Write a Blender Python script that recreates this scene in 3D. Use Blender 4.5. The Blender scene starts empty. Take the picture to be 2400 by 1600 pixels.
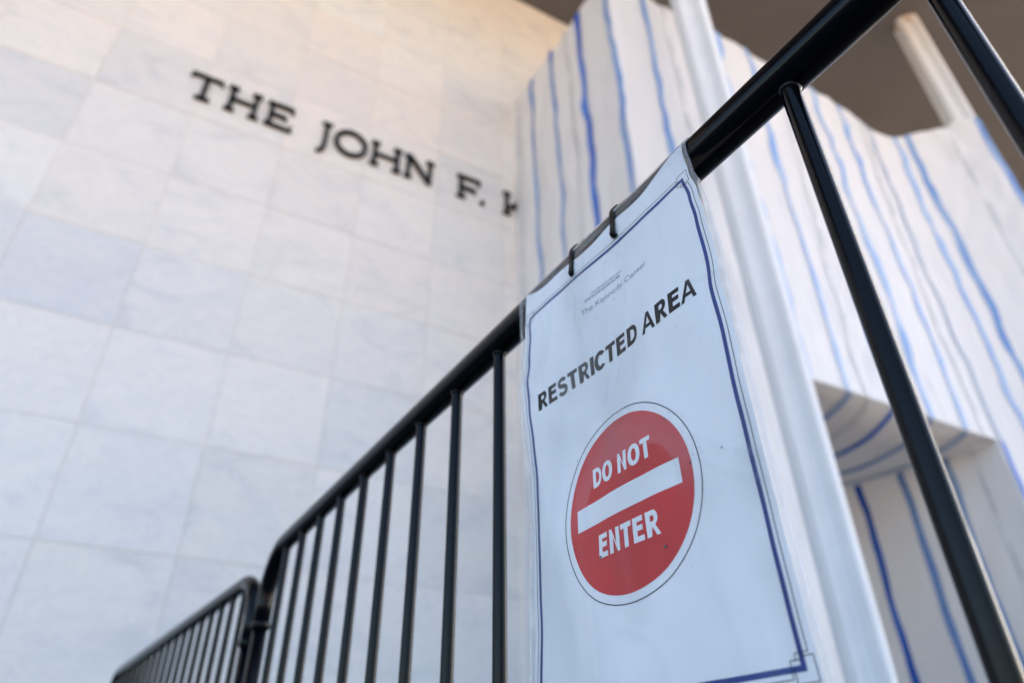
import bpy, bmesh, math, random
from mathutils import Vector, Matrix, noise
random.seed(7)
S = bpy.context.scene
COL = S.collection

# ------------------------------------------------------------------ camera
HC = 0.58                                   # lens height above the plaza (crouching, looking up)
F_PX, PITCH, ROLL, YAW = 1624.2, math.radians(33.681), math.radians(-0.737), math.radians(28.816)
TH = math.radians(-3.152)                   # heading of the crowd barrier
fw = Vector((math.sin(YAW)*math.cos(PITCH), math.cos(YAW)*math.cos(PITCH), math.sin(PITCH)))
r0 = fw.cross(Vector((0, 0, 1))).normalized(); u0 = r0.cross(fw)
rv = math.cos(ROLL)*r0 + math.sin(ROLL)*u0; uv = -math.sin(ROLL)*r0 + math.cos(ROLL)*u0
cam = bpy.data.cameras.new('camera'); cam_o = bpy.data.objects.new('camera', cam); COL.objects.link(cam_o)
m = Matrix.Identity(4)
for i in range(3):
    m[i][0], m[i][1], m[i][2] = rv[i], uv[i], -fw[i]
m.translation = Vector((0, 0, HC)); cam_o.matrix_world = m
cam.sensor_width = 36; cam.sensor_fit = 'HORIZONTAL'; cam.lens = F_PX/2400*36
cam.clip_start = 0.02; cam.clip_end = 2000
cam.dof.use_dof = True; cam.dof.focus_distance = 0.58; cam.dof.aperture_fstop = 3.9
S.camera = cam_o

# ------------------------------------------------------------------ sky, sun, exposure
SUN_EL, SUN_AZ = math.radians(32), math.radians(80)      # azimuth from +Y towards +X: along the facade, just behind its plane
w = bpy.data.worlds.new('World'); S.world = w; w.use_nodes = True
nt = w.node_tree; bg = nt.nodes['Background']
sky = nt.nodes.new('ShaderNodeTexSky'); sky.sky_type = 'NISHITA'; sky.sun_disc = False
sky.sun_elevation = SUN_EL; sky.sun_rotation = SUN_AZ
sky.air_density = 1.0; sky.dust_density = 2.5; sky.ozone_density = 1.0
nt.links.new(sky.outputs[0], bg.inputs[0]); bg.inputs[1].default_value = 0.12
sl = bpy.data.lights.new('sun', 'SUN'); sl.energy = 4.6; sl.angle = math.radians(0.5); sl.color = (1, .70, .43)
so = bpy.data.objects.new('sun', sl); COL.objects.link(so); so.location = (20, 40, 40)
sd = Vector((math.sin(SUN_AZ)*math.cos(SUN_EL), math.cos(SUN_AZ)*math.cos(SUN_EL), math.sin(SUN_EL)))
so.rotation_euler = sd.to_track_quat('Z', 'Y').to_euler()
S.view_settings.view_transform = 'Standard'; S.view_settings.look = 'None'
S.view_settings.gamma = 1.0; S.view_settings.exposure = 2.26
S.render.engine = 'CYCLES'
S.cycles.use_denoising = True
S.cycles.max_bounces = 10; S.cycles.diffuse_bounces = 5; S.cycles.transparent_max_bounces = 12
S.cycles.sample_clamp_indirect = 6

# ------------------------------------------------------------------ materials
def srgb(r, g, b):
    return tuple(((c/255)/12.92 if c/255 <= .04045 else ((c/255+.055)/1.055)**2.4) for c in (r, g, b)) + (1,)
class NT:
    def __init__(s, name):
        s.m = bpy.data.materials.new(name); s.m.use_nodes = True; s.t = s.m.node_tree; s.n = s.t.nodes
        s.p = s.n['Principled BSDF']; s.out = s.n['Material Output']
    def node(s, t, **kw):
        n = s.n.new('ShaderNode'+t)
        for k, v in kw.items():
            if k in n.inputs: n.inputs[k].default_value = v
            else: setattr(n, k, v)
        return n
    def link(s, a, b): s.t.links.new(a, b)
    def ramp(s, fac, stops):
        r = s.node('ValToRGB'); e = r.color_ramp.elements
        while len(e) < len(stops): e.new(.5)
        for i, (p, c) in enumerate(stops): e[i].position = p; e[i].color = c if len(c) == 4 else (*c, 1)
        s.link(fac, r.inputs[0]); return r.outputs[0]
    def mix(s, fac, a, b, blend='MIX'):
        n = s.node('Mix', data_type='RGBA', blend_type=blend)
        for sock, v in ((n.inputs[0], fac), (n.inputs[6], a), (n.inputs[7], b)):
            if hasattr(v, 'links'): s.link(v, sock)
            else: sock.default_value = v
        return n.outputs[2]
    def bump(s, h, strength, dist):
        b = s.node('Bump'); b.inputs['Strength'].default_value = strength; b.inputs['Distance'].default_value = dist
        s.link(h, b.inputs['Height']); s.link(b.outputs[0], s.p.inputs['Normal']); return b
    def coords(s, kind='Object', scale=(1, 1, 1)):
        tc = s.node('TexCoord'); mp = s.node('Mapping'); mp.inputs['Scale'].default_value = scale
        s.link(tc.outputs[kind], mp.inputs[0]); return mp.outputs[0]
def simple(name, col, rough=.5, coat=0, bump=None, var=0.0, scale=8, metallic=0):
    t = NT(name); t.p.inputs['Roughness'].default_value = rough; t.p.inputs['Metallic'].default_value = metallic
    t.p.inputs['Coat Weight'].default_value = coat; t.p.inputs['Coat Roughness'].default_value = .08
    c = t.coords(); nz = t.node('TexNoise', Scale=scale, Detail=5.0); t.link(c, nz.inputs[0])
    a = tuple(max(0, x*(1-var)) for x in col[:3])+(1,); b = tuple(min(1, x*(1+var)) for x in col[:3])+(1,)
    t.link(t.ramp(nz.outputs[0], [(.3, a), (.7, b)]), t.p.inputs['Base Color'])
    if bump: t.bump(nz.outputs[0], *bump)
    return t.m
def marble():
    t = NT('marble'); t.p.inputs['Roughness'].default_value = .42
    oi = t.node('ObjectInfo'); tc = t.node('TexCoord')
    off = t.node('VectorMath', operation='SCALE'); comb = t.node('CombineXYZ')
    for i in range(3): t.link(oi.outputs['Random'], comb.inputs[i])
    t.link(comb.outputs[0], off.inputs[0]); off.inputs['Scale'].default_value = 57.0
    add = t.node('VectorMath', operation='ADD'); t.link(tc.outputs['Object'], add.inputs[0]); t.link(off.outputs[0], add.inputs[1])
    rot = t.node('Mapping'); rot.inputs['Rotation'].default_value = (0, .5, 0); rot.inputs['Scale'].default_value = (1, 1, 1.9)
    t.link(add.outputs[0], rot.inputs[0])
    n1 = t.node('TexNoise', Scale=.9, Detail=6.0, Roughness=.6, Distortion=1.2); t.link(rot.outputs[0], n1.inputs[0])
    n2 = t.node('TexNoise', Scale=1.7, Detail=8.0, Roughness=.66, Distortion=2.6); t.link(rot.outputs[0], n2.inputs[0])
    cloud = t.ramp(n1.outputs[0], [(.28, (.68, .675, .675)), (.46, (.795, .775, .745)), (.70, (.84, .80, .75))])
    vein = t.ramp(n2.outputs[0], [(.455, (1, 1, 1)), (.50, (.89, .90, .925)), (.545, (1, 1, 1))])
    c = t.mix(.75, cloud, vein, 'MULTIPLY'); c = t.mix(1.0, c, oi.outputs['Color'], 'MULTIPLY')
    t.link(c, t.p.inputs['Base Color']); t.bump(n2.outputs[0], .05, .01)
    return t.m
def tarp_mat():
    t = NT('reinforced_sheeting'); t.p.inputs['Roughness'].default_value = .48
    c = t.coords('Object', (1, 1, .35)); n1 = t.node('TexNoise', Scale=1.4, Detail=6.0, Distortion=.8); t.link(c, n1.inputs[0])
    c2 = t.coords('Object'); n2 = t.node('TexNoise', Scale=5.0, Detail=7.0, Roughness=.6); t.link(c2, n2.inputs[0])
    t.link(t.ramp(n1.outputs[0], [(.3, (.725, .728, .742)), (.65, (.758, .755, .76))]), t.p.inputs['Base Color'])
    a = t.node('Math', operation='MULTIPLY_ADD'); t.link(n2.outputs[0], a.inputs[0]); a.inputs[1].default_value = .25; t.link(n1.outputs[0], a.inputs[2])
    t.bump(a.outputs[0], .38, .10)
    tr = t.node('BsdfTranslucent'); tr.inputs[0].default_value = (.72, .73, .75, 1)
    mx = t.node('MixShader'); mx.inputs[0].default_value = .12
    t.link(t.p.outputs[0], mx.inputs[1]); t.link(tr.outputs[0], mx.inputs[2]); t.link(mx.outputs[0], t.out.inputs[0])
    return t.m
def stripe_mat(name, a, b, broken=0.0):
    t = NT(name); t.p.inputs['Roughness'].default_value = .45
    c = t.coords('Object', (.6, .6, 1)); n1 = t.node('TexNoise', Scale=.9, Detail=4.0); t.link(c, n1.inputs[0])
    col = t.ramp(n1.outputs[0], [(.36, a), (.62, b)])
    if broken:
        n2 = t.node('TexNoise', Scale=2.6, Detail=3.0); t.link(c, n2.inputs[0])
        col = t.mix(t.ramp(n2.outputs[0], [(.5-broken*.2, (1, 1, 1)), (.5+broken*.05, (0, 0, 0))]), col, (.73, .735, .75, 1))
    t.link(col, t.p.inputs['Base Color'])
    return t.m
def paint_black():
    t = NT('black_gloss_paint'); p = t.p
    p.inputs['Specular IOR Level'].default_value = .16
    c = t.coords(); n1 = t.node('TexNoise', Scale=55.0, Detail=3.0); t.link(c, n1.inputs[0])
    n2 = t.node('TexNoise', Scale=9.0, Detail=8.0, Roughness=.7); t.link(c, n2.inputs[0])
    t.link(t.ramp(n2.outputs[0], [(.35, (.0007, .0014, .0030)), (.70, (.0013, .0022, .0042)), (.84, (.006, .0055, .005))]), p.inputs['Base Color'])
    t.link(t.ramp(n2.outputs[0], [(.3, (.10,)*3), (.75, (.24,)*3)]), p.inputs['Roughness'])
    t.bump(n1.outputs[0], .06, .002)
    return t.m
def film_mat():
    t = NT('clear_laminate'); t.n.remove(t.p)
    c = t.coords('UV', (1, 1, 1))
    n1 = t.node('TexNoise', Scale=7.0, Detail=3.0, Roughness=.5, Distortion=1.5); t.link(c, n1.inputs[0])
    c2 = t.coords('UV', (1.0, .35, 1)); n2 = t.node('TexNoise', Scale=26.0, Detail=4.0, Distortion=1.0); t.link(c2, n2.inputs[0])
    a = t.node('Math', operation='MULTIPLY_ADD'); t.link(n2.outputs[0], a.inputs[0]); a.inputs[1].default_value = .10; t.link(n1.outputs[0], a.inputs[2])
    b = t.node('Bump'); b.inputs['Strength'].default_value = .35; b.inputs['Distance'].default_value = .006; t.link(a.outputs[0], b.inputs['Height'])
    fr = t.node('Fresnel'); fr.inputs[0].default_value = 1.5; t.link(b.outputs[0], fr.inputs['Normal'])
    c4 = t.coords('UV', (1.0, .45, 1)); n5 = t.node('TexNoise', Scale=9.0, Detail=3.0, Distortion=.8); t.link(c4, n5.inputs[0])
    loose = t.ramp(n5.outputs[0], [(.42, (.22,)*3), (.58, (.85,)*3)])
    mu = t.node('Math', operation='MULTIPLY'); mu.use_clamp = True; t.link(fr.outputs[0], mu.inputs[0]); t.link(loose, mu.inputs[1])
    ng = t.node('TexNoise', Scale=14.0, Detail=6.0); t.link(c, ng.inputs[0])
    gl = t.node('BsdfGlossy'); t.link(t.ramp(ng.outputs[0], [(.35, (.05,)*3), (.7, (.16,)*3)]), gl.inputs['Roughness']); t.link(b.outputs[0], gl.inputs['Normal'])
    tr = t.node('BsdfTransparent'); tr.inputs[0].default_value = (.985, .99, 1.0, 1)
    # faint milkiness of the film, its downward streaks painted in for glare
    c3 = t.coords('UV', (1.0, .22, 1)); n3 = t.node('TexNoise', Scale=16.0, Detail=5.0, Roughness=.6, Distortion=1.4); t.link(c3, n3.inputs[0])
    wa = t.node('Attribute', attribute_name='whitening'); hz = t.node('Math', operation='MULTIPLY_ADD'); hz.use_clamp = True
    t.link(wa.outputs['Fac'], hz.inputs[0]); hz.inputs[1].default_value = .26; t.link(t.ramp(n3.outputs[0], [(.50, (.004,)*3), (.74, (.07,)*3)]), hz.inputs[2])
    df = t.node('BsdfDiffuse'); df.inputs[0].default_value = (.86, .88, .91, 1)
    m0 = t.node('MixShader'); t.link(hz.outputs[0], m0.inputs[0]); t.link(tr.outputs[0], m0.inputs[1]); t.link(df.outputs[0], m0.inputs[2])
    mx = t.node('MixShader'); t.link(mu.outputs[0], mx.inputs[0]); t.link(m0.outputs[0], mx.inputs[1]); t.link(gl.outputs[0], mx.inputs[2])
    t.link(mx.outputs[0], t.out.inputs[0])
    return t.m
def paving_mat():
    t = NT('stone_paving'); t.p.inputs['Roughness'].default_value = .8
    c = t.coords('Object'); br = t.node('TexBrick', Scale=1.0); t.link(c, br.inputs[0])
    br.inputs['Color1'].default_value = (.58, .50, .41, 1); br.inputs['Color2'].default_value = (.54, .47, .38, 1); br.inputs['Mortar'].default_value = (.2, .18, .15, 1)
    br.inputs['Mortar Size'].default_value = .008; br.inputs['Brick Width'].default_value = 1.2; br.inputs['Row Height'].default_value = .6
    t.link(br.outputs[0], t.p.inputs['Base Color'])
    return t.m

M = dict(
    marble=marble(), mortar=simple('joint_mortar', (.70, .655, .60, 1), .9, var=.1),
    bronze=simple('dark_bronze_letter', (.003, .004, .0065, 1), .6, var=.2),
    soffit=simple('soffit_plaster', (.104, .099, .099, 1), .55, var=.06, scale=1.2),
    roofedge=simple('roof_stone', (.6, .58, .55, 1), .7, var=.05),
    white=simple('white_column_paint', (.68, .70, .72, 1), .65, var=.05, scale=1.5),
    collar=simple('column_collar_bronze', (.56, .47, .40, 1), .6, var=.1),
    tarp=tarp_mat(),
    blue_strong=stripe_mat('blue_stripe_strong', (.010, .085, .46), (.035, .17, .62)),
    blue_mid=stripe_mat('blue_stripe_medium', (.12, .25, .56), (.28, .41, .63)),
    blue_pale=stripe_mat('blue_stripe_pale', (.20, .36, .70), (.34, .48, .71)),
    blue_grey=stripe_mat('grey_blue_stripe', (.28, .35, .46), (.42, .48, .57)),
    grey_dash=stripe_mat('grey_dashed_line', (.48, .51, .53), (.62, .64, .65), .6),
    black=paint_black(),
    paper=simple('printed_paper', (.88, .885, .90, 1), .6, var=.02, scale=12),
    film=film_mat(),
    ink_black=simple('black_ink', (.012, .014, .018, 1), .5), ink_blue=simple('navy_ink', (.010, .045, .23, 1), .5, var=.15, scale=40),
    ink_red=simple('red_ink', (.66, .030, .032, 1), .5, var=.06, scale=20), ink_white=simple('white_print', (.88, .885, .90, 1), .6),
    ink_grey=simple('faded_grey_ink', (.30, .33, .40, 1), .5, var=.35, scale=90),
    dirt=simple('dirt_speck', (.16, .13, .12, 1), .9, var=.4, scale=200),
    tie=simple('black_nylon', (.0022, .0024, .003, 1), .5, var=.2),
    paving=paving_mat(),
)
for k_ in ('tie', 'bronze', 'ink_black'): M[k_].node_tree.nodes['Principled BSDF'].inputs['Specular IOR Level'].default_value = .2

# ------------------------------------------------------------------ helpers
def tag(o, label, cat, group=None, kind=None):
    if label: o['label'] = label
    if cat: o['category'] = cat
    if group: o['group'] = group
    if kind: o['kind'] = kind
    return o
def empty(name, loc, label, cat, group=None, rz=0):
    o = bpy.data.objects.new(name, None); COL.objects.link(o); o.location = loc; o.rotation_euler = (0, 0, rz)
    o.empty_display_size = .1
    return tag(o, label, cat, group)
def mesh_obj(name, me, mat, parent=None, loc=(0, 0, 0)):
    o = bpy.data.objects.new(name, me); COL.objects.link(o); o.location = loc
    if mat and not me.materials: me.materials.append(mat)
    if parent: o.parent = parent
    return o
def from_bm(name, bm, smooth=True):
    me = bpy.data.meshes.new(name); bm.normal_update(); bm.to_mesh(me); bm.free()
    if smooth: me.shade_smooth()
    return me
def pydata(name, vs, fs, smooth=True):
    me = bpy.data.meshes.new(name); me.from_pydata([tuple(v) for v in vs], [], fs); me.update()
    if smooth: me.shade_smooth()
    return me
def box_into(bm, x0, x1, y0, y1, z0, z1, bev=0):
    r = bmesh.ops.create_cube(bm, size=1, matrix=Matrix.Translation(((x0+x1)/2, (y0+y1)/2, (z0+z1)/2)) @ Matrix.Diagonal((x1-x0, y1-y0, z1-z0, 1)))
    if bev:
        es = list({e for v in r['verts'] for e in v.link_edges})
        bmesh.ops.bevel(bm, geom=es, offset=bev, segments=1, affect='EDGES')
def box_me(name, *a, bev=0):
    bm = bmesh.new(); box_into(bm, *a, bev=bev); return from_bm(name, bm, False)
def tube_into(bm, pts, rad, seg=20, cap=True):
    """sweep a circle (rad number or list) along points"""
    pts = [Vector(p) for p in pts]; rings = []; n = len(pts)
    t0 = (pts[1]-pts[0]).normalized(); a = t0.orthogonal().normalized()
    for i, p in enumerate(pts):
        t = (pts[min(i+1, n-1)]-pts[max(i-1, 0)]).normalized()
        a = (a - t*a.dot(t)).normalized(); b = t.cross(a)
        r = rad[i] if isinstance(rad, (list, tuple)) else rad
        rings.append([bm.verts.new(p + r*(math.cos(2*math.pi*k/seg)*a + math.sin(2*math.pi*k/seg)*b)) for k in range(seg)])
    for i in range(n-1):
        for k in range(seg):
            bm.faces.new((rings[i][k], rings[i][(k+1) % seg], rings[i+1][(k+1) % seg], rings[i+1][k]))
    if cap: bm.faces.new(rings[0][::-1]); bm.faces.new(rings[-1])
def N(*p): return noise.noise(Vector(p))

# ------------------------------------------------------------------ setting: plaza, building shell
o = mesh_obj('plaza', pydata('plaza', [(-400, -400, 0), (400, -400, 0), (400, 400, 0), (-400, 400, 0)], [(0, 1, 2, 3)]), M['paving']); tag(o, None, None, kind='structure')

o = mesh_obj('unseen_dark_apron', box_me('unseen_dark_apron', -45, 70, -11, 8.2, -.2, .004), simple('added_apron_dark', (.062, .060, .060, 1), .6, var=.2, scale=3)); tag(o, None, None, kind='structure')  # unseen dark apron, added to cut light bounced up from the ground

D = 8.0; PW, PH = .1603*D, .1568*D
SOF = .271*D + 11*PH + HC                    # soffit height
WX0, WX1 = -.271*8-.1603*8*13, 60.0
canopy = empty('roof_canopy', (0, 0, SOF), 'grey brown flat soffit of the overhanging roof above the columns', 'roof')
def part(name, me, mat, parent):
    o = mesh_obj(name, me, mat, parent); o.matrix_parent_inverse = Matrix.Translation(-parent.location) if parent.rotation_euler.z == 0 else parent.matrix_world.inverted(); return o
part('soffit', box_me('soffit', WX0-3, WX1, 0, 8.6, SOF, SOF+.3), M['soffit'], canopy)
part('fascia', box_me('fascia', WX0-3.05, WX1, -.08, 0, SOF-.04, SOF+2.4), M['roofedge'], canopy)
part('roof_deck', box_me('roof_deck', WX0-3, WX1, .01, 60, SOF+.31, SOF+2.3), M['roofedge'], canopy)

wall = empty('marble_wall', (0, D, 0), 'tall white marble panel wall behind the raised letters', 'wall')
part('backing_wall', box_me('backing_wall', WX0, WX1, D+.009, 59, 0, SOF+.3), M['mortar'], wall)
GAP = .0085
pm = box_me('panel', -PW/2+GAP/2, PW/2-GAP/2, 0, .04, -PH/2+GAP/2, PH/2-GAP/2, bev=.003); pm.materials.append(M['marble'])
tint = {(-1, 2): (.90, .925, .97), (0, 2): (.89, .92, .975), (1, 2): (.965, .975, 1.0), (2, 2): (1.0, .995, .99), (2, 3): (1.05, 1.035, 1.01), (1, 3): (1.02, 1.01, 1.01),
        (3, 3): (1.02, .99, .975), (-1, 4): (.90, .925, .96), (0, 4): (.98, .985, 1.0), (1, 4): (1.0, .995, 1.0), (2, 4): (1.0, .98, .975), (-1, 5): (1.01, 1.0, 1.0), (0, 5): (.935, .94, .965), (1, 5): (.975, .975, .985),
        (2, 5): (1.03, 1.01, 1.0), (2, 1): (1.05, 1.04, 1.035), (1, 1): (1.03, 1.03, 1.04), (3, 1): (.955, .97, .985), (0, 1): (1.01, 1.015, 1.03), (1, 0): (.99, 1.0, 1.02), (4, 5): (.93, .955, .97),
        (3, 6): (1.04, 1.01, .985), (2, 6): (.98, .965, .97), (2, 7): (1.02, .985, .965), (4, 4): (.97, .99, .99)}
rest = bmesh.new()
for k in range(-13, 45):
    for r in range(-2, 11):
        x0 = -.271*D + PW*k; z0 = .271*D + HC + PH*r
        if -5 <= k <= 6:
            po = mesh_obj('panel', pm, None, wall, (x0+PW/2, 0, z0+PH/2)); po.location.y = random.uniform(-.0025, .0025)
            b = random.gauss(1, .022); h = random.gauss(0, .010); c = tint.get((k, r), (b+h, b, b-h))
            po.color = (c[0]*.95, c[1]*.95, c[2]*.95, 1)
        else:
            box_into(rest, x0+GAP/2, x0+PW-GAP/2, D, D+.04, z0+GAP/2, z0+PH-GAP/2)
o = part('far_panels', from_bm('far_panels', rest, False), M['marble'], wall); o['kind'] = 'stuff'; o.color = (.95, .95, .95, 1)

# ------------------------------------------------------------------ raised letters on the wall
LB, CH = 8.77+HC, .535
let = empty('wall_lettering', (-1.1, D, LB), 'row of dark raised slab serif letters mounted on the marble wall', 'lettering')
def letter(polys, ring=None):
    """list of polygons in (x, z) metres, each extruded to its own slightly different depth"""
    bm = bmesh.new()
    for i, pl in enumerate(polys):
        d = .055 + .0025*i
        a = [bm.verts.new((x, D-.012, LB+z)) for x, z in pl]; b = [bm.verts.new((x, D-.012-d, LB+z)) for x, z in pl]; n = len(pl)
        bm.faces.new(b); bm.faces.new(a[::-1])
        for j in range(n): bm.faces.new((a[j], a[(j+1) % n], b[(j+1) % n], b[j]))
    if ring:
        cx, cz, rx, rz, ix, iz = ring; n = 40; vs = []
        for d in (.012, .070):
            for (ax, az) in ((rx, rz), (ix, iz)):
                vs.append([bm.verts.new((cx+ax*math.cos(2*math.pi*k/n), D-d, LB+cz+az*math.sin(2*math.pi*k/n))) for k in range(n)])
        for k in range(n):
            j = (k+1) % n
            for p, q in ((0, 2), (2, 3), (3, 1)): bm.faces.new((vs[p][k], vs[p][j], vs[q][j], vs[q][k]))
    bmesh.ops.recalc_face_normals(bm, faces=bm.faces)
    return part('letter', from_bm('letter', bm, False), M['bronze'], let)
def R(x0, x1, z0, z1): return [(x0, z0), (x1, z0), (x1, z1), (x0, z1)]
st, sf, bar, H_ = .066, .032, .050, CH
def L_T(x, w=.46): c = x+w/2; return [R(x, x+w, H_-bar, H_), R(c-st/2, c+st/2, .04, H_-bar), R(c-.105, c+.105, 0, .042), [(x, H_-bar), (x, H_-bar-.05), (x+.028, H_-bar-.05), (x+.04, H_-bar)], [(x+w, H_-bar), (x+w-.04, H_-bar), (x+w-.028, H_-bar-.05), (x+w, H_-bar-.05)]]
def L_H(x, w=.50):
    a, b = x+.075, x+w-.075; return [R(a-st/2, a+st/2, .04, H_-.04), R(b-st/2, b+st/2, .04, H_-.04), R(a+st/2, b-st/2, H_*.46, H_*.46+bar*.9), R(x, x+.15, 0, .042), R(x, x+.15, H_-.042, H_), R(x+w-.15, x+w, 0, .042), R(x+w-.15, x+w, H_-.042, H_)]
def L_E(x, w=.42): a = x+.075; return [R(a-st/2, a+st/2, .055, H_-.055), R(x, x+w, 0, .056), R(x, x+w-.01, H_-.056, H_), R(a+st/2, x+w-.10, H_*.46, H_*.46+.052), R(x+w-.035, x+w, .056, .115), R(x+w-.045, x+w-.01, H_-.115, H_-.056), R(x+w-.135, x+w-.10, H_*.46-.035, H_*.46)]
def L_J(x): a = x+.09; return [R(a-st/2, a+st/2, .02, H_-.04), R(x+.01, x+.175, H_-.042, H_), [(a-st/2, .02), (a+st/2, .02), (a+.02, -.07), (a-.04, -.15), (a-.10, -.19), (a-.115, -.145), (a-.06, -.09)]]
def L_N(x, w=.50):
    a, b = x+.07, x+w-.06; return [R(a-.03, a+.03, .04, H_-.045), R(b-.03, b+.03, .06, H_-.04), R(x, x+.135, 0, .042), R(b-.075, b+.075, H_-.042, H_), [(x, H_), (x, H_-.042), (a+.03, H_-.10), (b-.03, 0), (b+.03, 0), (b+.03, .06), (b-.03, .10), (a+.045, H_)]]
def L_F(x, w=.40): a = x+.075; return [R(a-st/2, a+st/2, .04, H_-.055), R(x, x+.16, 0, .042), R(x, x+w, H_-.056, H_), R(a+st/2, x+w-.09, H_*.42, H_*.42+.052), R(x+w-.035, x+w, H_-.125, H_-.056), R(x+w-.125, x+w-.09, H_*.42-.04, H_*.42)]
def L_K(x, w=.50): a = x+.075; return [R(a-st/2, a+st/2, .04, H_-.04), R(x, x+.15, 0, .042), R(x, x+.15, H_-.042, H_), [(a+st/2, .20), (x+w-.12, H_-.04), (x+w-.03, H_-.04), (a+st/2, .12)], [(a+.09, .26), (x+w-.11, .042), (x+w-.01, .042), (a+.15, .32)], R(x+w-.15, x+w, 0, .042), R(x+w-.16, x+w-.01, H_-.042, H_)]
letter(L_T(-1.085)); letter(L_H(-.545)); letter(L_E(.045))
letter(L_J(.905)); letter([], (1.41, H_/2-.005, .275, .295, .205, .225)); letter(L_H(1.745, .54)); letter(L_N(2.345, .52))
letter(L_F(3.325, .44)); letter([[(3.815+.048*math.cos(k*.785), .045+.048*math.sin(k*.785)) for k in range(8)]]); letter(L_K(4.235, .55))

# ------------------------------------------------------------------ white columns
def column(x, y, label):
    c = empty('column', (x, y, 0), label, 'column', 'white painted columns under the roof')
    t_, h_, q_ = .062, .232, .045
    prof = []
    for k in range(4):
        ca, sa = math.cos(k*math.pi/2), math.sin(k*math.pi/2)
        loc = [(h_, -t_+.02), (h_, t_-.02), (h_-.006, t_-.006), (h_-.02, t_)] + [(t_+q_-q_*math.sin(a_), t_+q_-q_*math.cos(a_)) for a_ in (0, .39, .785, 1.18, 1.57)] + [(t_, h_-.02), (t_-.006, h_-.006)]
        prof += [(x_*ca-y_*sa, x_*sa+y_*ca) for x_, y_ in loc]
    n = len(prof); vs, fs = [], []
    zs = [0, .4, 4, 8, 12, SOF-.002]
    for z in zs: g_ = .88+.32*min(1, max(0, (z-1.5)/10.5)); vs += [(px_*g_, py_*g_, z) for px_, py_ in prof]
    for i in range(len(zs)-1):
        for k in range(n): fs.append((i*n+k, i*n+(k+1) % n, (i+1)*n+(k+1) % n, (i+1)*n+k))
    mesh_obj('shaft', pydata('shaft', vs, fs), M['white'], c)
    bm = bmesh.new(); tube_into(bm, [(0, 0, SOF-.14), (0, 0, SOF-.003)], .255, 32); mesh_obj('top_collar', from_bm('top_collar', bm, False), M['collar'], c)
    mesh_obj('base_plate', box_me('base_plate', -.42, .42, -.42, .42, .001, .04, bev=.006), M['white'], c)
column(5.42, 4.0, 'tall white fluted column standing close behind the barrier sign')
column(13.45, 4.02, 'white column rising above the sheeting to the soffit at upper right')

# ------------------------------------------------------------------ striped sheeting box with a portal
XL, YF, XR, ZT, ZL = 4.5, 4.76, 10.756, 11.85+HC, 4.38+HC
XO = 6.35                                    # left side of the portal, hidden behind the column
path = [(XL, D-.03), (XL, YF+.06), (XL+.02, YF+.02), (XL+.06, YF), (11.75, YF), (12.25, YF-.09), (12.6, YF-.36), (12.95, YF-.66), (13.22, YF-1.02), (13.32, YF-1.10)]
cum = [0]
for a, b in zip(path, path[1:]): cum.append(cum[-1]+math.dist(a, b))
S_CORNER, S_END = cum[2], cum[-1]
def plan(s):
    s = min(max(s, 0), S_END-1e-6); i = max(j for j in range(len(cum)-1) if cum[j] <= s)
    t = (s-cum[i])/(cum[i+1]-cum[i]); a, b = Vector(path[i]), Vector(path[i+1]); p = a.lerp(b, t)
    def nrm(j):
        d = (Vector(path[min(j+1, len(path)-1)])-Vector(path[max(j-1, 0)])); return Vector((d.y, -d.x)).normalized()
    nn = nrm(i).lerp(nrm(i+1), t)
    return p, nn
def sheet_pt(s, z, off=0.0):
    p, nn = plan(s)
    nn = nn.normalized()
    amp = min(1, abs(s-S_CORNER)/.5)*min(1, max(0, s)/.4)
    if 4.0 < z < 6.2 and s > S_CORNER: amp *= min(1, abs(z-ZL)/.6)
    if p.x > XR-.4 and z < ZL: amp *= min(1, abs(p.x-XR)/.4)
    q = amp*(.075*N(s*.55, z*.16, 1.7) - .075*abs(N(s*1.5+.45*z, z*.5, 5.1)) - .05*abs(N(s*2.6-.8*z, z*.9, 15.1)) + .02*N(s*4.5, z*1.3+s, 9.3))
    return Vector((p.x+nn.x*(q+off), p.y+nn.y*(q+off), z))
def top_z(s): return ZT + .07*math.sin(s*2.3) + .05*N(s*1.3, 0, 4) - .10*math.exp(-((s-S_CORNER-7.1)/.5)**2) + (.10 if s > S_END-.5 else 0)
def grid(name, s0, s1, zf0, zf1, ns, nz, parent):
    vs, fs = [], []
    for i in range(ns+1):
        s = s0+(s1-s0)*i/ns; a, b = zf0(s), zf1(s)
        for j in range(nz+1): vs.append(sheet_pt(s, a+(b-a)*j/nz))
    for i in range(ns):
        for j in range(nz): fs.append((i*(nz+1)+j, i*(nz+1)+j+1, (i+1)*(nz+1)+j+1, (i+1)*(nz+1)+j))
    return part(name, pydata(name, vs, fs), M['tarp'], parent)
tarp = empty('striped_sheeting', (XL, YF, 0), 'tall white sheeting with blue stripes wrapped round a box against the wall', 'sheeting')
def sx(x): return S_CORNER + (cum[3]-cum[2]) + (x-XL-.06)        # path length at front-face x
G0 = lambda s: .01
side = grid('side_sheet', 0, S_CORNER, G0, top_z, 46, 150, tarp)
front = grid('front_sheet', S_CORNER, S_END, lambda s: ZL, top_z, 130, 100, tarp)
jl = grid('left_jamb_sheet', S_CORNER, sx(XO), G0, lambda s: ZL, 10, 40, tarp)
jr = grid('right_jamb_sheet', sx(XR), S_END, G0, lambda s: ZL, 30, 44, tarp)
def under_pt(x, y, off=0):
    t = (y-YF)/(D-YF); xp = max(0, math.sin(math.pi*min(1, max(0, (x-XO)/(XR-XO)))))**.55
    return Vector((x, y, ZL + .075*(y-YF)*1.0 - .30*xp*math.sin(math.pi*min(1, t)**.72) + .03*N(x*1.1, y*1.3, 3)*xp - off))
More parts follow.
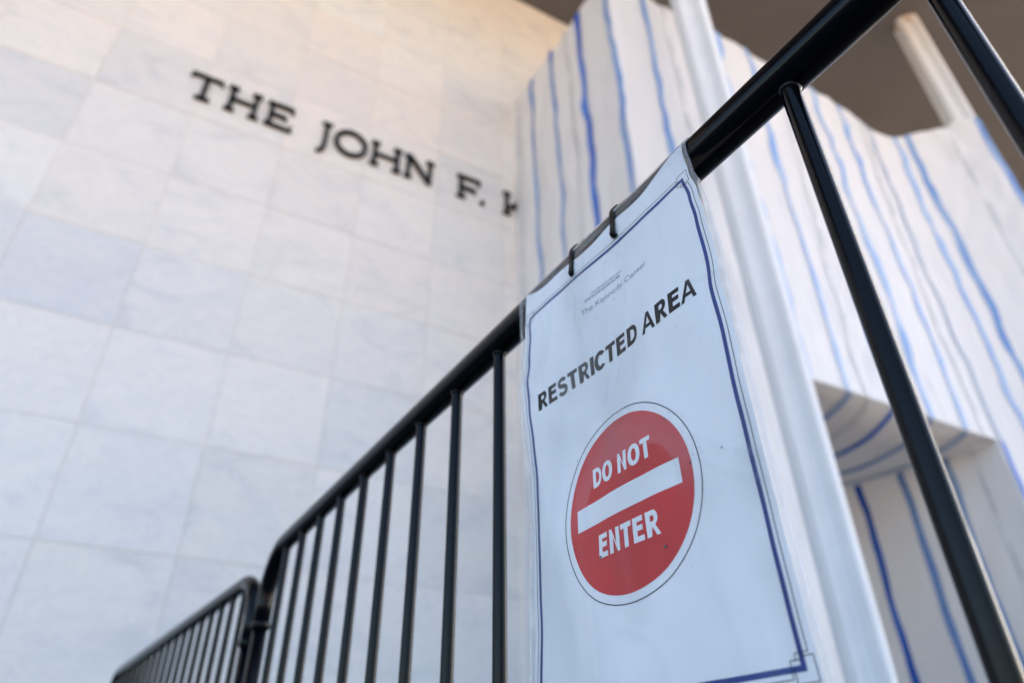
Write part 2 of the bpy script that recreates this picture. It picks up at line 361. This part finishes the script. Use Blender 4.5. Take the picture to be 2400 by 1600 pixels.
def patch(name, fn, a0, a1, b0, b1, na, nb, parent, mat=None):
    vs = [fn(a0+(a1-a0)*i/na, b0+(b1-b0)*j/nb) for i in range(na+1) for j in range(nb+1)]
    fs = [(i*(nb+1)+j, i*(nb+1)+j+1, (i+1)*(nb+1)+j+1, (i+1)*(nb+1)+j) for i in range(na) for j in range(nb)]
    return part(name, pydata(name, vs, fs), mat or M['tarp'], parent)
under = patch('portal_ceiling_sheet', under_pt, XO, XR, YF, D-.03, 44, 28, tarp)
def rev_pt(y, z, off=0):
    e = min(1, (y-YF)/.5)
    return Vector((XR - off + e*(.05*N(y*1.2, z*.3, 8)+.03*N(y*3+z, z*.9, 2)), y, z))
rtop = lambda y: ZL+.075*(y-YF)
reveal = patch('portal_side_sheet', lambda y, t: rev_pt(y, .01+(rtop(y)-.01)*t), YF, D-.03, 0, 1, 28, 44, tarp)
def wob(seed, z, a=.045): return a*N(seed*3.1, z*.55, 2.2) + a*.5*N(seed*7.7, z*1.7, 6.1) + a*.45*max(-.3, min(.3, 1.6*N(seed*5.3, z*2.1, 8.8)))
def stripe(parent, fn, c0, c1, width, mat, seed, nseg=60, wamp=.045, dashes=None):
    vs, fs = [], []
    for j in range(nseg+1):
        v = c0+(c1-c0)*j/nseg; ww = width*1.22*(1+.3*N(seed, v*1.9, 4.4)); c = wob(seed, v, wamp*1.5)
        vs += [fn(c-ww/2, v), fn(c, v), fn(c+ww/2, v)]
    for j in range(nseg):
        fs += [(3*j, 3*j+1, 3*j+4, 3*j+3), (3*j+1, 3*j+2, 3*j+5, 3*j+4)]
    name = 'grey_dashed_line' if dashes else 'blue_stripe'
    part(name, pydata(name, vs, fs), M[mat], parent)
OFF = .012
for y, mat, wd in ((7.30, 'blue_mid', .085), (6.52, 'blue_mid', .085), (5.63, 'blue_strong', .125), (4.84, 'blue_mid', .085)):
    stripe(side, lambda c, z, y=y: sheet_pt(D-.03-y+c, z, OFF), .02, top_z(D-.03-y)+.01, wd, mat, y, 90)
for y in (7.30, 6.52, 5.63): stripe(side, lambda c, z, y=y: sheet_pt(D-.03-y+c, z, OFF+.006), top_z(D-.03-y)-.30, top_z(D-.03-y)+.012, .095, 'blue_strong', y, 8)
for y in (6.05, 7.8): stripe(side, lambda c, z, y=y: sheet_pt(D-.03-y+c, z, OFF), .02, top_z(D-.03-y), .06, 'grey_dash', y, 110, .02, dashes=.9)
fr_list = [(5.31, 5.30, 'blue_mid'), (6.46, 6.45, 'blue_pale'), (7.02, 6.85, 'blue_pale'), (7.80, 7.59, 'blue_pale'), (8.66, 8.47, 'blue_pale'), (9.56, 9.24, 'blue_pale'), (10.37, 10.02, 'blue_pale'), (11.25, 10.87, 'blue_grey'), (12.02, 11.80, 'blue_pale')]
for xt, xb, mat in fr_list:
    f = lambda c, z, xt=xt, xb=xb: sheet_pt(sx(xb+(xt-xb)*(z-ZL)/(ZT-ZL))+c, z, OFF)
    inside = XO < xb < XR
    stripe(front, f, ZL+.004, top_z(sx(xt))+.01, .092, mat, xt, 80, .05)
    if not inside:
        stripe(jr if xb > 8 else jl, lambda c, z, xb=xb: sheet_pt(sx(xb)+c, z, OFF), .02, ZL-.004, .095, 'blue_strong' if mat == 'blue_grey' else mat, xt, 40, .03)
for s, mat in ((S_END-1.42, 'blue_mid'), (S_END-.05, 'blue_mid')):
    stripe(front, lambda c, z, s=s: sheet_pt(s+c, z, OFF), ZL, top_z(s)+.01, .095, mat, s, 70, .04 if s < S_END-.2 else .005)
    stripe(jr, lambda c, z, s=s: sheet_pt(s+c, z, OFF), .02, ZL-.004, .095, mat, s, 40, .02 if s < S_END-.2 else .005)
for xt, xb in ((5.79, 5.72), (8.5, 7.95), (10.95, 10.45)):
    stripe(front, lambda c, z, xt=xt, xb=xb: sheet_pt(sx(xb+(xt-xb)*(z-ZL)/(ZT-ZL))+c, z, OFF), ZL+.01, ZT-.1, .06, 'grey_dash', xt+20, 110, .02, dashes=.9)
stripe(front, lambda c, z: sheet_pt(S_END-.62+c, z, OFF), ZL+.01, ZT-.1, .06, 'grey_dash', 41, 110, .02, dashes=1.1)
for x, mat in ((7.59, 'blue_mid'), (8.47, 'blue_strong'), (9.24, 'blue_mid'), (10.02, 'blue_mid'), (6.85, 'blue_mid')):
    stripe(under, lambda c, y, x=x: under_pt(x+c+.12*(y-YF)*(y < 9), y, .012), YF+.01, D-.05, .095, mat, x, 40, .02)
stripe(under, lambda c, y: under_pt(8.0+c+.1*(y-YF), y, .012), YF+.01, D-.05, .07, 'grey_dash', 3, 60, .02, dashes=2.2)
for y, mat in ((7.15, 'blue_strong'), (6.36, 'blue_mid'), (5.59, 'blue_mid')):
    stripe(reveal, lambda c, z, y=y: rev_pt(y+c, z, .012), .02, rtop(y)-.02, .095, mat if mat == 'blue_strong' else 'blue_mid', y, 50, .03)
stripe(reveal, lambda c, z: rev_pt(5.17+c, z, .012), .02, rtop(5.17)-.02, .05, 'grey_dash', 5, 90, .02, dashes=1.6)

# ------------------------------------------------------------------ crowd barriers
bdir = Vector((math.sin(TH), math.cos(TH), 0)); ndir = Vector((math.cos(TH), -math.sin(TH), 0))
LAT, RZ, RR = .3863, .502+HC, .019
def barrier(origin, heading, length, first, pitch, label, drop=0.0):
    """local x runs along the barrier; origin at its near end on the ground"""
    bo = empty('crowd_barrier', origin, label, 'barrier', 'black steel crowd barriers', rz=math.pi/2-heading)
    zt, zb, rad = RZ-drop, .16, .115
    def arc(cx, cz, a0, a1): return [(cx+rad*math.cos(a0+(a1-a0)*k/10), 0, cz+rad*math.sin(a0+(a1-a0)*k/10)) for k in range(11)]
    pts = [(0, 0, zt-.165)] + arc(rad, zt-rad, math.pi, math.pi/2)
    pts += [(length*k/12, 0, zt) for k in range(2, 11)]
    pts += arc(length-rad, zt-rad, math.pi/2, 0) + [(length, 0, zt-.165)]
    bm = bmesh.new(); tube_into(bm, pts, RR, 28); mesh_obj('top_rail', from_bm('top_rail', bm), M['black'], bo)
    bm = bmesh.new(); tube_into(bm, [(.013, 0, zb), (length-.013, 0, zb)], RR*.9, 20); mesh_obj('bottom_rail', from_bm('bottom_rail', bm), M['black'], bo)
    for x in (0, length):
        bm = bmesh.new(); tube_into(bm, [(x, 0, .02), (x, 0, zt-.16)], RR*.86, 24); p = mesh_obj('end_post', from_bm('end_post', bm), M['black'], bo)
        bm = bmesh.new(); tube_into(bm, [(x, 0, zt-.172), (x, 0, zt-.168), (x, 0, zt-.158), (x, 0, zt-.154)], [RR*.9, RR*1.12, RR*1.12, RR*.98], 24); mesh_obj('collar', from_bm('collar', bm), M['black'], p)
        s = -1 if x == 0 else 1
        for z in (zt-.36, .30):
            bm = bmesh.new(); hp = [(x+s*(.012+.016*math.sin(math.pi*k/8)), .0, z+.028*math.cos(math.pi*k/8)) for k in range(9)]; tube_into(bm, hp, .0055, 10)
            mesh_obj('hook', from_bm('hook', bm), M['black'], p)
        bm = bmesh.new(); box_into(bm, x-.022, x+.022, -.30, .30, .004, .020, bev=.003); mesh_obj('foot', from_bm('foot', bm, False), M['black'], bo)
    bz1 = zt-RR*.55
    bm = bmesh.new(); tube_into(bm, [(0, 0, zb), (0, 0, zb+(bz1-zb)/2), (0, 0, bz1)], .0078, 18, cap=False); bme = from_bm('bar', bm); bme.materials.append(M['black'])
    bm = bmesh.new(); n = 18
    rg = [(.0076, zt-RR*1.16), (.0092+.0, zt-RR*1.06), (.0100, zt-RR*.93), (.0085, zt-RR*.80)]; rings = []
    for i, (rr, z) in enumerate(rg):
        rings.append([bm.verts.new(((rr+.0006*N(k*1.7, i*2.1, 3))*math.cos(2*math.pi*k/n), (rr+.0006*N(k*1.7, i*2.1, 3))*math.sin(2*math.pi*k/n), z+.0008*N(k*.9, i, 1))) for k in range(n)])
    for i in range(3):
        for k in range(n): bm.faces.new((rings[i][k], rings[i][(k+1) % n], rings[i+1][(k+1) % n], rings[i+1][k]))
    wme = from_bm('weld', bm); wme.materials.append(M['black'])
    x = first
    while x < length-.05:
        if x > .05:
            b_ = mesh_obj('bar', bme, None, bo, (x, 0, 0)); b_.rotation_euler.z = random.uniform(0, 6.28)
            mesh_obj('weld', wme, None, b_)
        x += pitch
    return bo
B_END, B_LEN, PITCH_B = 1.705, 2.30, .1165
near = bdir*(B_END-B_LEN) + ndir*LAT
barrier(near, TH, B_LEN, (.650-(B_END-B_LEN)) - PITCH_B*math.floor((.650-(B_END-B_LEN))/PITCH_B), PITCH_B, 'near black steel crowd barrier carrying the restricted area sign')
TH2 = math.radians(-6.9)
barrier(Vector((.2905, 1.845, 0)), TH2, 1.87, .105, .100, 'farther black steel crowd barrier at lower left beyond the near one', .018)

# ------------------------------------------------------------------ laminated sign on the near rail
BC = .4102                                  # centre of the sign along the barrier
sign = empty('laminated_sign', bdir*BC + ndir*.361 + Vector((0, 0, HC)), 'laminated white restricted area sign with red no entry disc tied to rail', 'sign')
RS = RR+.0009
Z_T = RZ                                    # above this the sheet wraps the rail
EDGE_R = [(.50, -.0165), (.468, -.0125), (.440, -.0065), (.41, -.0025), (.36, .0), (.335, -.002), (.29, .001), (.20, .0015), (.10, .004), (.05, .0055)]
EDGE_L = [(.50, -.0035), (.46, -.002), (.433, .002), (.402, -.001), (.381, -.008), (.353, -.006), (.31, -.001), (.26, .003), (.20, .005), (.14, .002), (.085, .0), (.04, 0)]
def sheet(u, v, off=0.0):
    """u metres right of the sign centre (towards the camera), v metres above the lens height"""
    z = v + HC; k = u/.146
    if z <= Z_T:
        d = Z_T-z                            # hangs from the front of the rail
        lat = LAT-RS - .0055*(1-math.exp(-d/.05))
        f = min(1, d/.06)
        lat += f*(.0022*math.sin(d*9+u*6+.7) + .0016*math.sin(u*30+d*14) )
        lat -= f*.0035*max(0, -k-.55)*2*math.sin(min(math.pi, max(0, (d-.03)/.16*math.pi)))     # puckered far edge
        lat += f*.010*max(0, d-.25)*max(0, k+.3)*4*.5
        lat += f*(.0020*N(u*17, d*13, 3.3) + .0007*N(u*40+d*9, d*24, 6.3))
        nrm = Vector((-1, 0)); p = Vector((lat, z))
    else:
        a = math.pi - (z-Z_T)/RS             # wraps up over the rail
        p = Vector((LAT + RS*math.cos(a), Z_T + RS*math.sin(a))); nrm = Vector((math.cos(a), math.sin(a)))
    p = p + nrm*off
    # the long edges are not straight: pulled in under the ties at the top, puckered farther down
    w_ = min(1.25, abs(k))**1.6; tab = EDGE_R if k > 0 else EDGE_L
    for (v0, e0), (v1, e1) in zip(tab, tab[1:]):
        if v >= v1 or (v1, e1) == tab[-1]:
            q_ = min(1, max(0, (v0-v)/(v0-v1))); q_ = q_*q_*(3-2*q_); du = (e0+(e1-e0)*q_)*w_; break
    return bdir*(BC-u-du) + ndir*p.x + Vector((0, 0, p.y))
V_TOP, V_BOT = .5165, .040
def sgrid(name, u0, u1, v0, v1, nu, nv, off, mat, parent, slant=0.0, uvs=False):
    vs, fs, tc = [], [], []
    for i in range(nu+1):
        for j in range(nv+1):
            u = u0+(u1-u0)*i/nu; v = v0+(v1+slant*(i/nu)-v0)*j/nv
            vs.append(sheet(u, v, off)); tc.append((u, v))
    for i in range(nu):
        for j in range(nv): fs.append((i*(nv+1)+j, (i+1)*(nv+1)+j, (i+1)*(nv+1)+j+1, i*(nv+1)+j+1))
    me = pydata(name, vs, fs)
    if uvs:
        ul = me.uv_layers.new(name='UVMap')
        for lp in me.loops: ul.data[lp.index].uv = tc[lp.vertex_index]
    return part(name, me, mat, parent)
vs, fs = [], []
NU, NV = 140, 220
for i in range(NU+1):
    u = -.1397+.2794*i/NU; top = .4925 + .018*abs(u/.1397)**3.2 + .002*math.sin(u*70) + .003*u/.14
    for j in range(NV+1): vs.append(sheet(u, V_BOT+.0065+(top-V_BOT-.0065)*j/NV))
for i in range(NU):
    for j in range(NV): fs.append((i*(NV+1)+j, (i+1)*(NV+1)+j, (i+1)*(NV+1)+j+1, i*(NV+1)+j+1))
paper = part('paper', pydata('paper', vs, fs), M['paper'], sign)
CREASES = [([(.012, .462), (.030, .440), (.027, .405), (.031, .375), (.018, .345), (-.004, .300)], .0016, .9), ([(.004, .455), (-.001, .410), (-.006, .360), (-.012, .302)], .0022, .6),
           ([(-.107, .455), (-.103, .420), (-.112, .385), (-.121, .352)], .0018, .8), ([(-.085, .455), (-.092, .415), (-.104, .372)], .0014, .7), ([(.050, .262), (.085, .226), (.112, .204), (.145, .190)], .0032, .9),
           ([(.066, .226), (.090, .202), (.118, .182), (.146, .170)], .0024, .7), ([(.092, .372), (.115, .352), (.146, .344)], .0020, .8), ([(-.146, .405), (-.128, .374), (-.120, .352)], .0024, 1.0),
           ([(-.02, .108), (.012, .094), (.024, .072), (.022, .040)], .0040, .5), ([(-.06, .47), (-.045, .44), (-.048, .41), (-.03, .37)], .0013, .6), ([(-.145, .30), (-.125, .26), (-.118, .20), (-.122, .12)], .0035, .5)]
def seg_d(u, v, a_, b_):
    dx, dy = b_[0]-a_[0], b_[1]-a_[1]; t_ = max(0, min(1, ((u-a_[0])*dx+(v-a_[1])*dy)/(dx*dx+dy*dy)))
    return math.hypot(u-a_[0]-t_*dx, v-a_[1]-t_*dy)
def fine_line(pts_):
    o_ = []; n_ = len(pts_); P_ = [Vector(p_) for p_ in pts_]
    for i in range(n_-1):
        p0, p1, p2, p3 = P_[max(i-1, 0)], P_[i], P_[i+1], P_[min(i+2, n_-1)]
        for k in range(5):
            t_ = k/5; o_.append(.5*((2*p1)+(p2-p0)*t_+(2*p0-5*p1+4*p2-p3)*t_*t_+(3*p1-p0-3*p2+p3)*t_**3))
    return o_+[P_[-1]]
CREASES = [(fine_line(p_), w_, g_) for p_, w_, g_ in CREASES]
def smooth(a_, b_, x_): t_ = max(0, min(1, (x_-a_)/(b_-a_))); return t_*t_*(3-2*t_)
NU, NV = 190, 300; vs, fs, tc, wh = [], [], [], []
VF = V_TOP+.012
for i in range(NU+1):
    for j in range(NV+1):
        u, v = -.146+.292*i/NU, V_BOT+(VF-V_BOT)*j/NV; h_, m_ = .0006, 0.0
        for ln, w_, g_ in CREASES:
            x0, x1 = min(p_.x for p_ in ln)-.012, max(p_.x for p_ in ln)+.012; y0, y1 = min(p_.y for p_ in ln)-.012, max(p_.y for p_ in ln)+.012
            if not (x0 < u < x1 and y0 < v < y1): continue
            d_ = min(seg_d(u, v, ln[k], ln[k+1]) for k in range(len(ln)-1)); e_ = math.exp(-(d_/w_)**2)
            h_ += .00035*e_*g_; m_ = max(m_, .35*e_*g_)
        # glare painted in as haze over the heading's middle and round the disc's top
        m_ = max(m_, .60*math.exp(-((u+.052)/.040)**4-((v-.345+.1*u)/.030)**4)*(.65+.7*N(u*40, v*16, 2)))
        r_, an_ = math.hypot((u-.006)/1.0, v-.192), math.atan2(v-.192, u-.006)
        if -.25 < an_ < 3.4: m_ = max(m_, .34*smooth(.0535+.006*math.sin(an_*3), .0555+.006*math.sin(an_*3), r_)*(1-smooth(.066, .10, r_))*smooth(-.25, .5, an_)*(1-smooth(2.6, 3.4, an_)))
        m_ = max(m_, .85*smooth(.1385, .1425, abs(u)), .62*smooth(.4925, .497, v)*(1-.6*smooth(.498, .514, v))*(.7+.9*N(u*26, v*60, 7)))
        f_ = max(0, 1-i/20)*max(0, (j/NV-.77)/.23)
        vs.append(sheet(u, v, h_)+bdir*.011*f_); tc.append((u, v)); wh.append(m_)
for i in range(NU):
    for j in range(NV): fs.append((i*(NV+1)+j, (i+1)*(NV+1)+j, (i+1)*(NV+1)+j+1, i*(NV+1)+j+1))
me = pydata('film', vs, fs); ul = me.uv_layers.new(name='UVMap')
for lp in me.loops: ul.data[lp.index].uv = tc[lp.vertex_index]
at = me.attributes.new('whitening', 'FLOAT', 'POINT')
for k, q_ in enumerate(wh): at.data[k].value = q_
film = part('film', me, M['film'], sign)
# laminate rim: the sealed edge is a little thicker and shows as a bright line
def rim(pts_uv, name='film_edge'):
    bm = bmesh.new(); tube_into(bm, [sheet(u, v, .0005) for u, v in pts_uv], .00055, 6); part(name, from_bm(name, bm), M['film'], sign)
for u in (-.146, .146): rim([(u, V_BOT+(V_TOP+.012-V_BOT)*k/60) for k in range(61)])
rim([(-.146+.292*k/30, V_BOT) for k in range(31)])

def drape(name, polys_bm, off, mat, parent, cell=.003):
    """a flat bmesh in (u, v) is sliced finely and laid on the sheet"""
    bm = polys_bm
    us = [v.co.x for v in bm.verts]; vs = [v.co.y for v in bm.verts]
    for ax, lo, hi in ((0, min(us), max(us)), (1, min(vs), max(vs))):
        n = int((hi-lo)/cell)
        for i in range(1, n+1):
            co = Vector((0, 0, 0)); co[ax] = lo+(hi-lo)*i/(n+1); no = Vector((0, 0, 0)); no[ax] = 1
            bmesh.ops.bisect_plane(bm, geom=bm.verts[:]+bm.edges[:]+bm.faces[:], plane_co=co, plane_no=no)
    bmesh.ops.triangulate(bm, faces=bm.faces[:])
    for v in bm.verts: v.co = sheet(v.co.x, v.co.y, off)
    return part(name, from_bm(name, bm), mat, parent)
def flat(polys):
    bm = bmesh.new()
    for pl in polys: bm.faces.new([bm.verts.new((x, y, 0)) for x, y in pl])
    return bm
def disc(cx, cy, r, n=72, ri=0, ex=1.08):
    bm = bmesh.new(); o_ = [bm.verts.new((cx+ex*r*math.cos(2*math.pi*k/n), cy+r*math.sin(2*math.pi*k/n), 0)) for k in range(n)]
    if ri:
        q = [bm.verts.new((cx+ex*ri*math.cos(2*math.pi*k/n), cy+ri*math.sin(2*math.pi*k/n), 0)) for k in range(n)]
        for k in range(n): bm.faces.new((o_[k], o_[(k+1) % n], q[(k+1) % n], q[k]))
    else: bm.faces.new(o_)
    return bm
def glyph(ch):
    """outline loops (outer and holes) of a heavy grotesque capital, cap height 1, and its advance width"""
    t, e = .305, .215
    def arc(cx, cy, rx, ry, a0, a1, n=14, p=1.0):
        o_ = []
        for k in range(n+1):
            a_ = math.radians(a0+(a1-a0)*k/n); c_, s_ = math.cos(a_), math.sin(a_)
            o_.append((cx+rx*math.copysign(abs(c_)**p, c_), cy+ry*math.copysign(abs(s_)**p, s_)))
        return o_
    def stroke(pts, wd):
        n = len(pts); l_, r_ = [], []
        for i in range(n):
            d = Vector(pts[min(i+1, n-1)])-Vector(pts[max(i-1, 0)]); d.normalize(); nn = Vector((-d.y, d.x))
            w_ = wd(i/(n-1)) if callable(wd) else wd
            p_ = Vector(pts[i]); l_.append(tuple(p_+nn*w_/2)); r_.append(tuple(p_-nn*w_/2))
        return l_+r_[::-1]
    if ch == 'E': return [[(.10, 0), (.86, 0), (.86, e), (.10+t, e), (.10+t, .43), (.80, .43), (.80, .43+e), (.10+t, .43+e), (.10+t, 1-e), (.84, 1-e), (.84, 1), (.10, 1)]], .93
    if ch == 'T': return [[(.425-t/2, 0), (.425+t/2, 0), (.425+t/2, 1-e), (.83, 1-e), (.83, 1), (.02, 1), (.02, 1-e), (.425-t/2, 1-e)]], .85
    if ch == 'I': return [[(.095, 0), (.095+t, 0), (.095+t, 1), (.095, 1)]], .395
    if ch == 'N': return [[(.10, 0), (.10+t*.93, 0), (.10+t*.93, .66), (.71, 0), (.90, 0), (.90, 1), (.90-t*.93, 1), (.90-t*.93, .34), (.30, 1), (.10, 1)]], 1.0
    if ch == 'A': return [[(0, 0), (.215, 0), (.295, .225), (.705, .225), (.79, 0), (1.0, 0), (.61, 1), (.39, 1)], [(.357, .39), (.643, .39), (.50, .775)]], 1.0
    if ch == 'D': return [[(.10, 0)] + arc(.46, .5, .49, .5, -90, 90, 22, .88) + [(.10, 1)], [(.10+t, e)] + [(.10+t, 1-e)] + arc(.44, .5, .30, .5-e, 90, -90, 22, .88)], 1.0
    if ch == 'O': return [arc(.545, .5, .50, .525, 0, 354, 44, .93), arc(.545, .5, .50-t, .525-e-.005, 0, 354, 44, .93)], 1.09
    if ch == 'C':
        return [arc(.53, .5, .485, .525, 38, 322, 34, .95) + arc(.53, .5, .485-t, .525-e-.01, 312, 48, 34, .95)], 1.0
    if ch == 'R':
        return [[(.10, 0), (.10+t, 0), (.10+t, .415), (.40, .415), (.50, .375), (.73, 0), (.98, 0), (.80, .28), (.70, .40)] + arc(.63, .71, .28, .29, -62, 90, 14) + [(.10, 1)],
                [(.10+t, .57), (.10+t, 1-e)] + arc(.585, .69, .075, .115, 90, -90, 10)], 1.0
    if ch == 'S':
        sp_ = arc(.455, .715, .29, .20, 22, 180, 14)[:-1] + [(.165, .70)] + [(.19, .63), (.26, .575), (.36, .54), (.47, .51), (.58, .48), (.68, .435), (.74, .375), (.755, .295)] + arc(.455, .288, .30, .208, -2, -164, 14)
        return [stroke(sp_, lambda q: .215+.03*math.sin(math.pi*q)**2)], .92
    return [], .36
def text(name, body, cx, base, width, cap, off, mat, parent, cell=.003):
    cu = bpy.data.curves.new('t', 'CURVE'); cu.dimensions = '2D'; cu.fill_mode = 'BOTH'; x = 0
    for ch in body:
        loops, adv = glyph(ch)
        for lp in loops:
            spl = cu.splines.new('POLY'); spl.points.add(len(lp)-1); spl.use_cyclic_u = True
            for pt, (px, py) in zip(spl.points, lp): pt.co = (x+px, py, 0, 1)
        x += adv
    lay(name, cu, cx, base, width, cap, off, mat, parent, cell)
def font_text(name, body, cx, base, width, cap, off, mat, parent, cell=.003):
    cu = bpy.data.curves.new('t', 'FONT'); cu.body = body; cu.size = 1; cu.resolution_u = 5
    lay(name, cu, cx, base, width, cap, off, mat, parent, cell)
def lay(name, cu, cx, base, width, cap, off, mat, parent, cell):
    to = bpy.data.objects.new('t', cu); COL.objects.link(to)
    dg = bpy.context.evaluated_depsgraph_get(); me = bpy.data.meshes.new_from_object(to.evaluated_get(dg))
    bm = bmesh.new(); bm.from_mesh(me); bpy.data.objects.remove(to); bpy.data.meshes.remove(me)
    xs = [v.co.x for v in bm.verts]; ys = [v.co.y for v in bm.verts]; x0, x1, y0, y1 = min(xs), max(xs), min(ys), max(ys)
    for v in bm.verts: v.co = Vector((cx-width/2+(v.co.x-x0)/(x1-x0)*width, base+(v.co.y-y0)/(y1-y0)*cap, 0))
    bmesh.ops.remove_doubles(bm, verts=bm.verts[:], dist=1e-6)
    return drape(name, bm, off, mat, parent, cell)
# border
BW, BT, BB, TK = .1312, .4665, .0600, .0036
rects = [[(-BW, BB), (BW, BB), (BW, BB+TK), (-BW, BB+TK)], [(-BW, BT-TK), (BW, BT-TK), (BW, BT), (-BW, BT)], [(-BW, BB+TK), (-BW+TK, BB+TK), (-BW+TK, BT-TK), (-BW, BT-TK)], [(BW-TK, BB+TK), (BW, BB+TK), (BW, BT-TK), (BW-TK, BT-TK)]]
drape('blue_border', flat(rects), .00012, M['ink_blue'], paper)
LW, OO = .0006, .0032
lines = []
def hl(u0, u1, v): lines.append([(u0, v-LW/2), (u1, v-LW/2), (u1, v+LW/2), (u0, v+LW/2)])
def vl(u, v0, v1): lines.append([(u-LW/2, v0), (u+LW/2, v0), (u+LW/2, v1), (u-LW/2, v1)])
o2 = OO
hl(-BW+.010, BW-.010, BB-o2); hl(-BW+.010, BW-.010, BT+o2); vl(-BW-o2, BB+.010, BT-.010); vl(BW+o2, BB+.010, BT-.010)
for sx_, cu_ in ((-1, -BW), (1, BW)):
    for sy_, cv_ in ((-1, BB), (1, BT)):
        a = lambda d: cu_+sx_*d
        b = lambda d: cv_+sy_*d
        def H2(d0, d1, e): hl(min(a(d0), a(d1)), max(a(d0), a(d1)), b(e))
        def V2(d, e0, e1): vl(a(d), min(b(e0), b(e1)), max(b(e0), b(e1)))
        H2(o2, -.006, -.010); V2(-.006, -.010, -.006); H2(-.010, -.003, -.0065); V2(-.010, o2, -.0065)
        H2(.006, -.008, .006); V2(.006, -.008, .006); V2(-.008, .006, -.0035); H2(.006, -.0035, -.008)
drape('fine_border_line', flat(lines), .0001+.00008, M['ink_black'], paper)
# wording
text('restricted_area_text', 'RESTRICTED AREA', .0004, .3372, .229, .0212, .00016, M['ink_black'], paper)
CV = .2035
font_text('faded_name_text', 'The Kennedy Center', .012, .4070, .098, .0088, .00016, M['ink_grey'], paper)
hb = bmesh.new()
tick = []
random.seed(3)
for row, (v0, h, a, e) in enumerate(((.4225, .0034, -.030, .022), (.4275, .0022, -.020, .024))):
    u = a
    while u < e:
        wdt = random.uniform(.0006, .0019); tick.append([(u, v0), (u+wdt, v0), (u+wdt*.9, v0+h*random.uniform(.6, 1)), (u, v0+h)]); u += wdt+random.uniform(.0004, .0012)
drape('small_printed_lines', flat(tick), .00016, M['ink_grey'], paper)
drape('circle_outline', disc(0, CV, .0803, 96, .0795), .00016, M['ink_black'], paper)
red = drape('red_disc', disc(0, CV, .0730, 96), .00012, M['ink_red'], paper)
drape('white_bar', flat([[(-.0672, CV-.0085), (.0672, CV-.0085), (.0672, CV+.0112), (-.0672, CV+.0112)]]), .00024, M['ink_white'], red)
text('do_not_text', 'DO NOT', .001, CV+.0225, .0800, .0185, .00024, M['ink_white'], red)
text('enter_text', 'ENTER', .0015, CV-.0385, .0750, .0195, .00024, M['ink_white'], red)
# specks of dirt
sp = bmesh.new(); random.seed(11)
def speck(u, v, r):
    n = 7; vs = [sp.verts.new(sheet(u+r*(1+.4*random.uniform(-1, 1))*math.cos(6.283*k/n), v+r*(1+.4*random.uniform(-1, 1))*math.sin(6.283*k/n), .00085)) for k in range(n)]; sp.faces.new(vs)
for u, v, r in ((.060, .250, .0009), (.065, .253, .0005), (.078, .206, .0009), (.082, .211, .0005), (.086, .209, .0004), (.075, .212, .0004), (.108, .206, .0008), (-.062, .262, .0008), (-.027, .262, .0006), (.041, .1545, .0016), (-.0335, .1660, .0016), (.066, .232, .0006), (.011, .402, .0007)): speck(u, v, r)
for k in range(60):
    c = random.choice(((.07, .235), (.085, .205), (.04, .15), (-.03, .17), (.1, .3))); speck(c[0]+random.gauss(0, .016), c[1]+random.gauss(0, .014), random.uniform(.00012, .0003))
o = part('dirt_specks', from_bm('dirt_specks', sp, False), M['dirt'], sign); o['kind'] = 'stuff'

# ------------------------------------------------------------------ cable ties
def tie(bp, label):
    z0 = .4735+HC; hole = (LAT-RS-.0024, z0)
    base = bdir*bp + ndir*hole[0] + Vector((0, 0, z0))
    t = empty('cable_tie', base, label, 'cable tie', 'cable ties holding the sign')
    pts = [(hole[0]+.004, z0-.0005, 0), (hole[0]-.0012, z0-.001, 0), (hole[0]-.0022, z0+.004, 0)]
    rr = RS+.0020
    pts += [(LAT-rr-.0004, RZ-.012, 0)]
    pts += [(LAT+rr*math.cos(a), RZ+rr*math.sin(a), 0) for a in [math.pi-.1-(math.pi+1.3)*k/22 for k in range(23)]]
    pts += [(hole[0]+.010, z0+.003, 0), (hole[0]+.004, z0-.0005, 0)]
    n = len(pts); vs, fs = [], []
    for i, (l, z, _) in enumerate(pts):
        a = Vector(pts[min(i+1, n-1)][:2])-Vector(pts[max(i-1, 0)][:2]); nn = Vector((-a.y, a.x)).normalized(); th = .0008
        drift = .0022*math.sin(i/n*math.pi*1.3)
        wd = .0027 if i > 3 else .0031
        for s, q in ((-1, -th), (1, -th), (1, th), (-1, th)):
            vs.append(bdir*(bp+drift+s*wd) + ndir*(l+nn.x*q) + Vector((0, 0, z+nn.y*q)))
    for i in range(n-1):
        for k in range(4): fs.append((4*i+k, 4*i+(k+1) % 4, 4*i+4+(k+1) % 4, 4*i+4+k))
    part('strap', pydata('strap', vs, fs, False), M['tie'], t)
    bm = bmesh.new(); tube_into(bm, [base+ndir*(-.0018)+Vector((0, 0, .0045)), base+ndir*(-.0024)+Vector((0, 0, .001)), base+ndir*(-.0018)+Vector((0, 0, -.0028))], [.0028, .0033, .0024], 12); part('tail', from_bm('tail', bm), M['tie'], t)
tie(.3865, 'black cable tie on the rail nearer the camera, upper right of the two')
tie(.4579, 'black cable tie on the rail farther from camera, lower left of the two')
